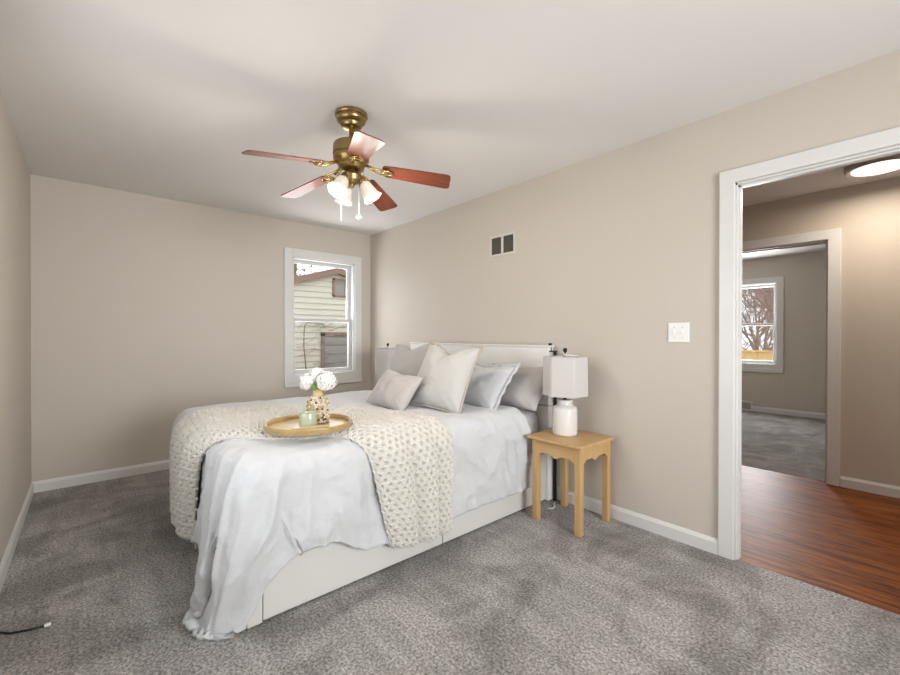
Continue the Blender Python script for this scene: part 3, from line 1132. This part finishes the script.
# plan of the throw, unfolded (x beyond 2.72 and y beyond -2.2 hang down)
OUT = [(3.26, -1.06), (2.95, -1.05), (2.6, -1.06), (2.2, -1.16), (1.80, -1.38), (1.50, -1.75), (1.38, -2.15), (1.42, -2.45), (1.50, -2.66)]
INN = [(3.21, -1.44), (2.95, -1.50), (2.68, -1.60), (2.56, -1.72), (2.48, -1.86), (2.36, -2.0), (2.16, -2.17), (2.0, -2.42), (1.97, -2.70)]
tn, tw = 96, 40
Q = np.zeros((tn, tw, 3))
for i in range(tn):
    a, b = curve(OUT, i / (tn - 1)), curve(INN, i / (tn - 1))
    for j in range(tw):
        f_ = j / (tw - 1)
        Q[i, j, :2] = a * (1 - f_) + b * f_
fold = 0.012 * np.sin(np.linspace(0, 4.5 * 2 * PI, tw))[None, :] * (0.55 + 0.45 * smooth_noise((tn, tw), (7, 3), 11))
Q[..., 2] = 0.80 + fold + 0.012 * smooth_noise((tn, tw), (16, 6), 12)


def wrap(Q):
    """bend the overhang down over the edge of the bed"""
    A = Q.copy()
    ex = np.maximum(Q[..., 0] - 2.70, 0)
    ey = np.maximum(-2.17 - Q[..., 1], 0)
    off = Q[..., 2] - 0.77
    A[..., 0] = np.where(ex > 0, 2.70 + np.minimum(ex, .06) + off + .03, A[..., 0])
    A[..., 1] = np.where(ey > 0, -2.17 - np.minimum(ey, .06) - off - .03, A[..., 1])
    A[..., 2] = np.where(ex > 0, 0.80 - ex + .02, A[..., 2])
    A[..., 2] = np.where(ey > 0, 0.80 - ey + .02, A[..., 2])
    return A


tc = Cloth(wrap(Q), 1.0, 0.006, rest=Q, shear=0.2)
GAP = 0.009


def col_throw(s, old):
    rbox_push(s.P, old, LO - GAP, HI + GAP, 0.12, 0.3)


def col_throw_fine(s, old):
    flat = s.P.reshape(-1, 3)
    o2 = old.reshape(-1, 3)
    for i in range(len(flat)):
        p = Vector(flat[i])
        loc, nr, ix_, ds = DB.find_nearest(p, 0.12)
        if loc is None:
            continue
        # make the normal point out of the bed
        ctr = Vector((min(max(p.x, 1.3), 2.4), min(max(p.y, -1.9), -0.3), 0.3))
        if nr.dot(loc - ctr) < 0:
            nr = -nr
        dd = (p - loc).dot(nr)
        if dd < GAP:
            p += nr * (GAP - dd)
            mv = p - Vector(o2[i])
            p -= (mv - nr * mv.dot(nr)) * 0.5
            flat[i] = p
        elif dd < .05 and (i % tw < 2 or i % tw > tw - 3):
            flat[i] = p - nr * (dd - GAP) * .12


for i in range(260):
    tc.step(1 / 420, col_throw, damp=0.985, iters=2)
for i in range(170):
    tc.step(1 / 420, col_throw_fine, damp=0.96)
UP = 7
for _ in range(5):
    TP_ = tc.P
    TP_[1:-1, 1:-1] += 0.5 * ((TP_[2:, 1:-1] + TP_[:-2, 1:-1] + TP_[1:-1, 2:] + TP_[1:-1, :-2]) / 4 - TP_[1:-1, 1:-1])
# the long edges rest on the duvet
for i in range(tn):
    for j, wt in ((0, 1), (1, .8), (2, .55), (3, .25), (tw - 1, 1), (tw - 2, .8), (tw - 3, .55), (tw - 4, .25)):
        p = Vector(tc.P[i, j])
        loc, nr, ix_, ds = DB.find_nearest(p, 0.10)
        if loc is None:
            continue
        c0 = Vector((min(max(p.x, 1.3), 2.4), min(max(p.y, -1.9), -0.3), 0.3))
        if nr.dot(loc - c0) < 0:
            nr = -nr
        tc.P[i, j] = p.lerp(loc - nr * 0.004, wt)
T2 = upsample(tc.P, UP)
tnn = gnormals(T2)
ctr = np.stack([np.clip(T2[..., 0], 1.3, 2.4), np.clip(T2[..., 1], -1.9, -.3), np.full(T2.shape[:2], .3)], -1)
sgn = np.sign((tnn * (T2 - ctr)).sum(-1)).mean()
tnn = tnn * (1 if sgn > 0 else -1)
# knit: honeycomb of raised stitches around holes
du = np.linalg.norm(np.diff(T2, axis=1), axis=-1).mean()
s_len = np.cumsum(np.r_[0, np.linalg.norm(np.diff(T2[:, T2.shape[1] // 2], axis=0), axis=-1)])
w_len = np.cumsum(np.r_[0, np.linalg.norm(np.diff(T2[T2.shape[0] // 8], axis=0), axis=-1)])
SU, SV = np.meshgrid(w_len, s_len)
cw_, ch_ = 0.037, 0.029
rowi = np.floor(SV / ch_)
fx = ((SU / cw_ + 0.5 * (rowi % 2)) % 1) - 0.5
fy = (SV / ch_ - rowi) - 0.5
rr_ = np.sqrt((fx * 1.0) ** 2 + (fy * .85) ** 2)
hgt = np.clip((rr_ - .05) / 0.27, 0, 1)
hgt = hgt * hgt * (3 - 2 * hgt)
twist = 0.5 + 0.5 * np.sin(SV / 0.018 * 2 * PI + 3 * np.sin(SU / cw_ * 2 * PI))
hang = np.clip((2.70 - T2[..., 0]) / -0.06 + .0, 0, 1)
wv = np.sin(SU / w_len[-1] * 2 * PI * 3.2 + 0.8 * np.sin(SV * 3.0) + .6)
hang2 = np.clip((-2.17 - T2[..., 1]) / 0.06, 0, 1)
uu_ = SU / w_len[-1]
deep = np.abs(np.sin(PI * (uu_ * 3.1 + 0.10 * np.sin(SV * 2.2) + 0.12))) ** 0.8
tape = np.clip(np.minimum(SU, SU[:, -1:] - SU) / 0.13, 0, 1)
T2 = T2 + tnn * (deep * tape * (0.010 + 0.056 * np.maximum(hang, hang2 * .6)))[..., None]
eu = np.minimum(SU, SU[:, -1:] - SU) / 0.02
ev = np.minimum(SV, SV[-1:] - SV) / 0.02
edge = np.clip(np.minimum(eu, ev), 0, 1)
hgt = 0.55 + (hgt - 0.55) * edge
T2 = T2 + tnn * (hgt * 0.021 + 0.0045 * twist * hgt)[..., None]
# the tray presses the knit flat
TX, TY = 2.45, -1.785
inr = np.hypot(T2[..., 0] - TX, T2[..., 1] - TY)
TRZ = float(np.percentile(T2[..., 2][inr < .19], 60))
for k in range(40):
    a = 2 * PI * k / 40
    TRZ = max(TRZ, top_at(TX + .19 * math.cos(a), TY + .19 * math.sin(a)) + .004)
T2[..., 2] = np.where(inr < .215, np.minimum(T2[..., 2], TRZ - .0015), T2[..., 2])
throw = grid_mesh('knitted_throw', outward(T2), M['throw'])
sm = throw.modifiers.new('thickness', 'SOLIDIFY')
sm.thickness = 0.014
sm.offset = -1
tag(throw, 'cream chunky knit throw draped across the foot of the bed', 'throw blanket')
for i, j, e in ((0, tw - 1, 1), (tn - 1, 0, -1), (tn - 1, tw - 1, -1)):
    bm = bmesh.new()
    p = Vector(tc.P[i, j])
    q = Vector(tc.P[i + e, j])
    dv = (p - q).normalized()
    tube(bm, [p - dv * .012, p + dv * .010, p + dv * .02 + Vector((0, 0, -.012)), p + dv * .024 + Vector((0, 0, -.035))], [.007, .010, .008, .005], 8)
    obj('tassel', bm, M['throw'], throw, smooth=True)


# ------------------------------------------------------------------ pillows
def pillow(name, w_, h_, th, material, loc, lean, rz, roll_, label, group=None, dent=0.0, flange=0.0, seed=1, cat='pillow', piping=False, sag=0.0):
    n = 40
    u_ = np.linspace(-1, 1, n)
    U, V = np.meshgrid(u_, u_)
    # pinched outline: sides bow inwards between the corners
    bow = 0.07
    X = U * (1 - bow * (1 - V ** 2)) * w_ / 2
    Z = V * (1 - bow * (1 - U ** 2)) * h_ / 2
    k = np.clip((1 - np.abs(U) ** 2.6), 0, 1) * np.clip((1 - np.abs(V) ** 2.6), 0, 1)
    t_ = th / 2 * k ** 0.62
    Z = Z - dent * np.exp(-((U / 0.38) ** 2)) * np.clip(V, 0, 1) ** 1.5 * h_ * 0.5
    # weight settles to the bottom
    t_ = t_ * (1 + sag * (-V) * 0.5)
    wrn = 0.006 * smooth_noise((n, n), (7, 7), seed) * k + 0.010 * smooth_noise((n, n), (3, 4), seed + 9) * k
    # corner creases
    cr = 0.004 * np.sin(18 * (np.abs(U) - np.abs(V))) * np.clip(np.abs(U) * np.abs(V) * 2 - .5, 0, 1) * (1 - np.clip(np.abs(U), 0, 1) ** 8)
    front = np.stack([X, -(t_ + wrn + cr), Z], -1)
    back = np.stack([X, t_ + wrn * .5, Z], -1)
    bm = bmesh.new()
    A = [[bm.verts.new(front[i, j]) for j in range(n)] for i in range(n)]
    Bv = [[(A[i][j] if i in (0, n - 1) or j in (0, n - 1) else bm.verts.new(back[i, j])) for j in range(n)] for i in range(n)]
    for i in range(n - 1):
        for j in range(n - 1):
            bm.faces.new((A[i][j], A[i][j + 1], A[i + 1][j + 1], A[i + 1][j]))
            bm.faces.new((Bv[i][j], Bv[i + 1][j], Bv[i + 1][j + 1], Bv[i][j + 1]))
    o = obj(name, bm, material, None, smooth=True)
    border = [front[0, j] for j in range(n)] + [front[i, n - 1] for i in range(1, n)] + [front[n - 1, j] for j in range(n - 2, -1, -1)] + [front[i, 0] for i in range(n - 2, 0, -1)]
    if flange:
        bm = bmesh.new()
        c0 = np.zeros(3)
        inner = [Vector(p * 0.975) for p in border]
        outer = []
        for kk, p in enumerate(border):
            q = Vector(p)
            dv = Vector((p[0] / (w_ / 2), 0, p[2] / (h_ / 2)))
            mx = max(abs(dv.x), abs(dv.z))
            sx = math.copysign(1, dv.x) if abs(dv.x) > 0.86 else 0
            sz = math.copysign(1, dv.z) if abs(dv.z) > 0.80 else 0
            outer.append(q + Vector((sx * flange, 0.006 * math.sin(kk * .7), sz * flange)))
        for off in (0.0,):
            I = [bm.verts.new(p) for p in inner]
            O_ = [bm.verts.new(p) for p in outer]
            for kk in range(len(I)):
                k2 = (kk + 1) % len(I)
                bm.faces.new((I[kk], I[k2], O_[k2], O_[kk]))
        fl = obj('flange', bm, material, o, smooth=True)
        s_ = fl.modifiers.new('t', 'SOLIDIFY')
        s_.thickness = .006
        s_.offset = 0
    if piping:
        bm = bmesh.new()
        tube(bm, [Vector(p) * 1.004 for p in border] + [Vector(border[0]) * 1.004], .0085, 6, cap=False)
        pp = obj('piping', bm, M['piping'], o, smooth=True)
        pp['label'] = 'thin taupe edge piping'
    o.rotation_mode = 'XYZ'
    o.matrix_world = Matrix.Translation(loc) @ Matrix.Rotation(rz, 4, 'Z') @ Matrix.Rotation(-lean, 4, 'X') @ Matrix.Rotation(roll_, 4, 'Y') @ Matrix.Translation((0, 0, h_ / 2))
    tag(o, label, cat, group)
    return o


TZ = 0.712
G = 'pillows against the headboard'
pillow('pillow', .60, .38, .18, M['plilac'], (2.46, -.34, TZ - .02), R(40), R(2), 0, 'pale mauve grey sleeping pillow nearest the nightstand', G, dent=.10, seed=3, sag=.3)
pillow('pillow', .54, .38, .17, M['pblue'], (2.31, -.56, TZ - .02), R(38), R(-2), 0, 'white flanged sleeping pillow between the mauve one and the large ivory cushion', G, flange=.03, dent=.12, seed=5, sag=.3)
pillow('pillow', .50, .50, .20, M['pgrey'], (1.78, -.78, TZ - .01), R(26), R(6), R(-4), 'light grey square pillow behind the small lumbar cushion', G, dent=.22, seed=8)
pillow('cushion', .48, .48, .19, M['pwhite'], (2.31, -.88, TZ), R(27), R(10), R(3), 'large ivory square cushion with taupe piping leaning in the middle', G, dent=.26, seed=12, cat='cushion', piping=True)
pillow('cushion', .43, .29, .14, M['plilac'], (2.05, -1.10, TZ), R(36), R(6), R(6), 'small mauve grey lumbar cushion in front of the others', G, dent=.08, seed=14, cat='cushion')


# ------------------------------------------------------------------ nightstands
def apron(length, zt, hh, along, m, parent, loc, thick=.016, n=60):
    """board with a scalloped lower edge"""
    bm = bmesh.new()
    top = [(-length / 2, zt), (length / 2, zt)]
    low = []
    for i in range(n + 1):
        s_ = i / n
        x = length / 2 - s_ * length
        q = abs(2 * s_ - 1)
        # centre point low, scallops rising towards the legs
        drop = hh * (0.60 + 0.16 * abs(math.sin(q * PI * 1.5)) * (1 - q) + 0.30 * max(0, 1 - q * 5) ** 0.8 + 0.18 * (max(0, q - .78) / .22))
        low.append((x, zt - drop))
    pts = top + low
    if along == 'x':
        prism(bm, [(p, -thick / 2, z_) for p, z_ in pts], (0, thick, 0))
    else:
        prism(bm, [(-thick / 2, p, z_) for p, z_ in pts], (thick, 0, 0))
    o = obj('apron', bm, m, parent)
    o.location = loc
    return o


def scallop(length, zt, n=72):
    low = []
    for i in range(n + 1):
        s_ = i / n
        x = length / 2 - s_ * length
        q = abs(2 * s_ - 1)
        # deep brackets at the legs, three waves, a deeper point in the middle
        zz = .078 + .022 * math.exp(-(q / .22) ** 2) + .004 * math.exp(-((q - .55) / .10) ** 2) + .028 * max(0, (q - .70) / .30) ** 1.3
        low.append((x, zt - zz))
    return low


def apron2(length, zt, along, m, parent, loc, thick=.016):
    bm = bmesh.new()
    low = scallop(length, zt)
    topz = zt
    fr_, bk = [], []
    for (x, z_) in low:
        for t_, lst in ((-thick / 2, fr_), (thick / 2, bk)):
            if along == 'x':
                lst.append((bm.verts.new((x, t_, topz)), bm.verts.new((x, t_, z_))))
            else:
                lst.append((bm.verts.new((t_, x, topz)), bm.verts.new((t_, x, z_))))
    for i in range(len(low) - 1):
        bm.faces.new((fr_[i][0], fr_[i + 1][0], fr_[i + 1][1], fr_[i][1]))
        bm.faces.new((bk[i][0], bk[i][1], bk[i + 1][1], bk[i + 1][0]))
        bm.faces.new((fr_[i][1], fr_[i + 1][1], bk[i + 1][1], bk[i][1]))
        bm.faces.new((fr_[i][0], bk[i][0], bk[i + 1][0], fr_[i + 1][0]))
    for i in (0, -1):
        bm.faces.new((fr_[i][0], fr_[i][1], bk[i][1], bk[i][0]))
    o = obj('apron', bm, m, parent)
    o.location = loc
    return o


def nightstand(loc, label, group):
    t = empty('nightstand', loc, label, 'nightstand', group)
    a, b, lg = .178, .182, .040
    obj('tabletop', boxes([(-a - .025, a + .025, -b - .025, b + .0, .532, .553)]), M['oak'], t, bevel=.004)
    for sx in (-1, 1):
        for sy in (-1, 1):
            x0, x1 = sorted((sx * a, sx * (a - lg)))
            y0, y1 = sorted((sy * b, sy * (b - lg)))
            obj('leg', boxes([(x0, x1, y0, y1, 0, .532)]), M['oakv'], t, bevel=.003)
    for sy in (-1, 1):
        apron2(2 * (a - lg), .532, 'x', M['oak'], t, (0, sy * (b - .012), 0))
    for sx in (-1, 1):
        apron2(2 * (b - lg), .532, 'y', M['oak'], t, (sx * (a - .012), 0, 0))
    return t


ns = nightstand((2.972, -.232, 0), 'light oak nightstand with scalloped apron at near side of bed', None)


def table_lamp(loc, label):
    t = empty('table_lamp', loc, label, 'table lamp')
    bm = lathe(bmesh.new(), [(0, 0), (.072, 0), (.079, .006), (.080, .02), (.080, .165), (.076, .182), (.060, .192), (.052, .197), (.049, .205), (.049, .228), (.046, .232), (0, .233)], 48)
    autosmooth(obj('base', bm, M['ceramic'], t), 50)
    bm = lathe(bmesh.new(), [(0, .232), (.012, .232), (.012, .262), (.016, .264), (.016, .30), (0, .30)], 20)
    obj('socket', bm, M['black'], t, smooth=True)
    bm = bmesh.new()
    for s in (-1, 1):
        tube(bm, [(0, s * .016, .258), (0, s * .045, .30), (0, s * .05, .40), (0, s * .03, .50), (0, 0, .525)], .002, 6)
    tube(bm, [(0, 0, .52), (0, 0, .545)], .003, 6)
    obj('harp', bm, M['steel'], t)
    bm = lathe(bmesh.new(), [(0, .538), (.006, .538), (.005, .545), (.010, .549), (.0145, .558), (.0125, .568), (.007, .575), (0, .576)], 20)
    obj('finial', bm, M['black'], t, smooth=True)
    # six-sided shade
    bm = bmesh.new()
    rot = R(26)
    ring = []
    for (rad, zz) in ((.151, .262), (.147, .518), (.144, .518), (.148, .262)):
        pts = []
        for k in range(6):
            a1 = rot + k * PI / 3
            p = Vector((math.cos(a1), math.sin(a1), 0)) * rad
            a0_, a2_ = a1 - PI / 3, a1 + PI / 3
            pa = Vector((math.cos(a0_), math.sin(a0_), 0)) * rad
            pb = Vector((math.cos(a2_), math.sin(a2_), 0)) * rad
            pts.append(p.lerp(pa, .06))
            pts.append(p.lerp(pb, .06))
        ring.append([bm.verts.new((p.x, p.y, zz)) for p in pts])
    n = 12
    for a, b in ((0, 1), (1, 2), (2, 3), (3, 0)):
        for k in range(n):
            bm.faces.new((ring[a][k], ring[a][(k + 1) % n], ring[b][(k + 1) % n], ring[b][k]))
    sh_ = obj('lamp_shade', bm, M['shade'], t)
    bm = bmesh.new()
    for k in range(3):
        a1 = rot + k * 2 * PI / 3 + .5
        tube(bm, [(0, 0, .53), (math.cos(a1) * .12, math.sin(a1) * .12, .518)], .0018, 6)
    obj('spider', bm, M['steel'], t)
    return t


lamp1 = table_lamp((2.925, -.235, .5532), 'white ceramic lamp with pale six-sided shade on near nightstand')
ns2 = copy_tree(ns)
ns2.location = (.74, -.232, 0)
ns2['label'] = 'oak nightstand hidden on the far side of the bed'
lamp2 = copy_tree(lamp1)
lamp2.location = (.76, -.235, .5532)
lamp2['label'] = 'matching lamp at the far side, its shade showing left of the pillows'

# ------------------------------------------------------------------ tray and what stands on it
tray = empty('round_tray', (TX, TY, TRZ), 'round golden wood tray with raised rim on the knit throw', 'tray')
bm = lathe(bmesh.new(), [(0, 0), (.198, 0), (.198, .008), (0, .008)], 64)
autosmooth(obj('tray_base', bm, M['traywood'], tray), 30)
bm = lathe(bmesh.new(), [(.196, 0), (.205, 0), (.211, .014), (.211, .026), (.205, .030), (.197, .026), (.194, .014), (.196, 0)], 64)
autosmooth(obj('rim', bm, M['trayrim'], tray), 50)
tz = TRZ + .0082
# beaded vase
vx, vy = 2.405, -1.718
vase = empty('beaded_vase', (vx, vy, tz), 'beaded wooden vase of natural and white beads on the round tray', 'vase')
prof = [(0, 0), (.046, 0), (.050, .01), (.052, .03), (.052, .10), (.048, .118), (.034, .134), (.026, .142), (.025, .165), (.030, .170), (.026, .172), (.021, .165), (.021, .14), (0, .135)]
bm = lathe(bmesh.new(), prof, 36)
autosmooth(obj('body', bm, M['traywood'], vase), 50)
rnd = random.Random(2)
bmx = bmesh.new()
for row in range(12):
    zz = .008 + row * .0112
    rad = .053 if zz < .105 else .053 - (zz - .105) * .55
    n = 26
    for k in range(n):
        a = 2 * PI * (k + .5 * (row % 2)) / n
        kind = rnd.choices((0, 1, 2), (5, 1.6, 4))[0]
        nf = len(bmx.faces)
        bmesh.ops.create_icosphere(bmx, subdivisions=1, radius=.0066, matrix=Matrix.Translation((rad * math.cos(a), rad * math.sin(a), zz)))
        bmx.faces.ensure_lookup_table()
        for f_ in bmx.faces[nf:]:
            f_.material_index = kind
o = obj('beads', bmx, M['beadwood'], vase, smooth=True)
o.data.materials.append(M['beaddark'])
o.data.materials.append(M['beadwhite'])
o['kind'] = 'stuff'
o['label'] = 'natural, white and dark beads'
# flowers
CAMDIR = Vector((4.504 - vx, -2.631 - vy, 0)).normalized()
RGT = Vector((.658, .753, 0))


def flower(off, rad, seed, label):
    rnd = random.Random(seed)
    root = empty('white_flower', (vx, vy, tz + .15), label, 'flower', 'flowers in the beaded vase')
    c = Vector(off)
    bm = bmesh.new()
    tube(bm, [(0, 0, -.10), (0, 0, .0), c * .5 + Vector((0, 0, .005)), c], .0022, 6)
    o = obj('stem', bm, M['leaf'], root)
    bm = bmesh.new()
    n = 95
    for i in range(n):
        zf = 1 - 1.75 * (i + .5) / n
        rf = math.sqrt(max(0, 1 - zf * zf))
        a = i * 2.39996
        dv = Vector((rf * math.cos(a), rf * math.sin(a), zf))
        p = c + dv * rad * rnd.uniform(.82, 1.08)
        q = dv.to_track_quat('Z', 'X') @ Quaternion((0, 0, 1), rnd.uniform(0, 6))
        s_ = rad * .27
        for k in range(4):
            qq = q @ Quaternion((0, 0, 1), k * PI / 2)
            vs = [bm.verts.new(p + qq @ Vector(v)) for v in ((0, 0, 0), (s_ * .75, -s_ * .45, s_ * .22), (s_ * 1.15, 0, s_ * .1), (s_ * .75, s_ * .45, s_ * .22))]
            bm.faces.new(vs)
    bmesh.ops.create_icosphere(bm, subdivisions=2, radius=rad * .8, matrix=Matrix.Translation(c))
    obj('petals', bm, M['petal'], root)
    bm = bmesh.new()
    for s in (-1, 1):
        dv = (c.normalized() + Vector((rnd.uniform(-.7, .7), rnd.uniform(-.7, .7), -.15)) + CAMDIR * .6).normalized()
        sd = dv.cross(Vector((0, 0, 1))).normalized()
        b0 = Vector((0, 0, .012)) + c * .15
        pts = [b0, b0 + dv * .02 + sd * .010, b0 + dv * .045 + sd * .009 + Vector((0, 0, .006)), b0 + dv * .066, b0 + dv * .045 - sd * .009 + Vector((0, 0, .006)), b0 + dv * .02 - sd * .010]
        bm.faces.new([bm.verts.new(p) for p in pts])
    lf = obj('leaf', bm, M['leaf'], root)
    s_ = lf.modifiers.new('t', 'SOLIDIFY')
    s_.thickness = .0008
    return root


fl1 = flower(RGT * -.055 + Vector((0, 0, .060)), .042, 1, 'white hydrangea bloom leaning left out of the vase')
flower(RGT * .042 + CAMDIR * .015 + Vector((0, 0, .062)), .050, 2, 'large white hydrangea bloom on the right of the vase')
flower(RGT * -.005 - CAMDIR * .02 + Vector((0, 0, .088)), .042, 3, 'white hydrangea bloom at the top of the bouquet')
bm = bmesh.new()
for sgn_ in (-1, -.25):
    dv = (RGT * sgn_ * .55 + CAMDIR * .55 + Vector((0, 0, .75))).normalized()
    sd = dv.cross(CAMDIR).normalized()
    b0 = CAMDIR * .020 + Vector((0, 0, .012))
    bm.faces.new([bm.verts.new(p) for p in (b0, b0 + dv * .018 + sd * .011, b0 + dv * .036 + sd * .011, b0 + dv * .058, b0 + dv * .036 - sd * .011, b0 + dv * .018 - sd * .011)])
lf = obj('leaf', bm, M['leaf'], fl1)
s_ = lf.modifiers.new('t', 'SOLIDIFY')
s_.thickness = .0008
# candle
cd = empty('candle', (2.475, -1.80, tz), 'pale green glass candle jar on the round tray', 'candle')
bm = lathe(bmesh.new(), [(0, 0), (.038, 0), (.042, .004), (.043, .012), (.043, .066), (.0415, .070), (.0395, .066), (.0395, .052), (0, .052)], 40)
autosmooth(obj('jar', bm, M['candle'], cd), 50)
bm = lathe(bmesh.new(), [(.039, .0525), (.03, .055), (0, .055)], 32)
obj('wax', bm, M['wax'], cd, smooth=True)
bm = bmesh.new()
tube(bm, [(0, 0, .054), (.001, 0, .064)], .0012, 6)
obj('wick', bm, M['black'], cd)
ob = boxes([(-.085, .085, -.018, .018, 0, .013)])
o = obj('wooden_bar', ob, M['traywood'], None, bevel=.002)
o.location = (2.545, -1.815, tz)
o.rotation_euler = (0, 0, R(72))
tag(o, 'slim light wooden bar lying on the tray before the candle', 'wooden bar')

# ------------------------------------------------------------------ cords
bm = bmesh.new()
tube(bm, [(1.98, -2.935, .02), (2.03, -2.915, .008), (2.075, -2.87, .006), (2.095, -2.82, .006), (2.108, -2.765, .006)], .0042, 8)
cb = tag(obj('power_cord', bm, M['blackcord'], smooth=True), 'black cord lying on the carpet by the left wall', 'cord')
bm = bmesh.new()
bx(bm, 2.102, 2.115, -2.768, -2.748, .002, .012)
obj('connector', bm, M['plastic'], cb, bevel=.002)['label'] = 'white plug tip'
bm = bmesh.new()
tube(bm, [(2.745, -.085, .006), (2.76, -.12, .006), (2.79, -.15, .006), (2.80, -.19, .006), (2.775, -.215, .006)], .004, 8)
tag(obj('white_cable', bm, M['plastic'], smooth=True), 'short white cable on the carpet under the near nightstand', 'cord')
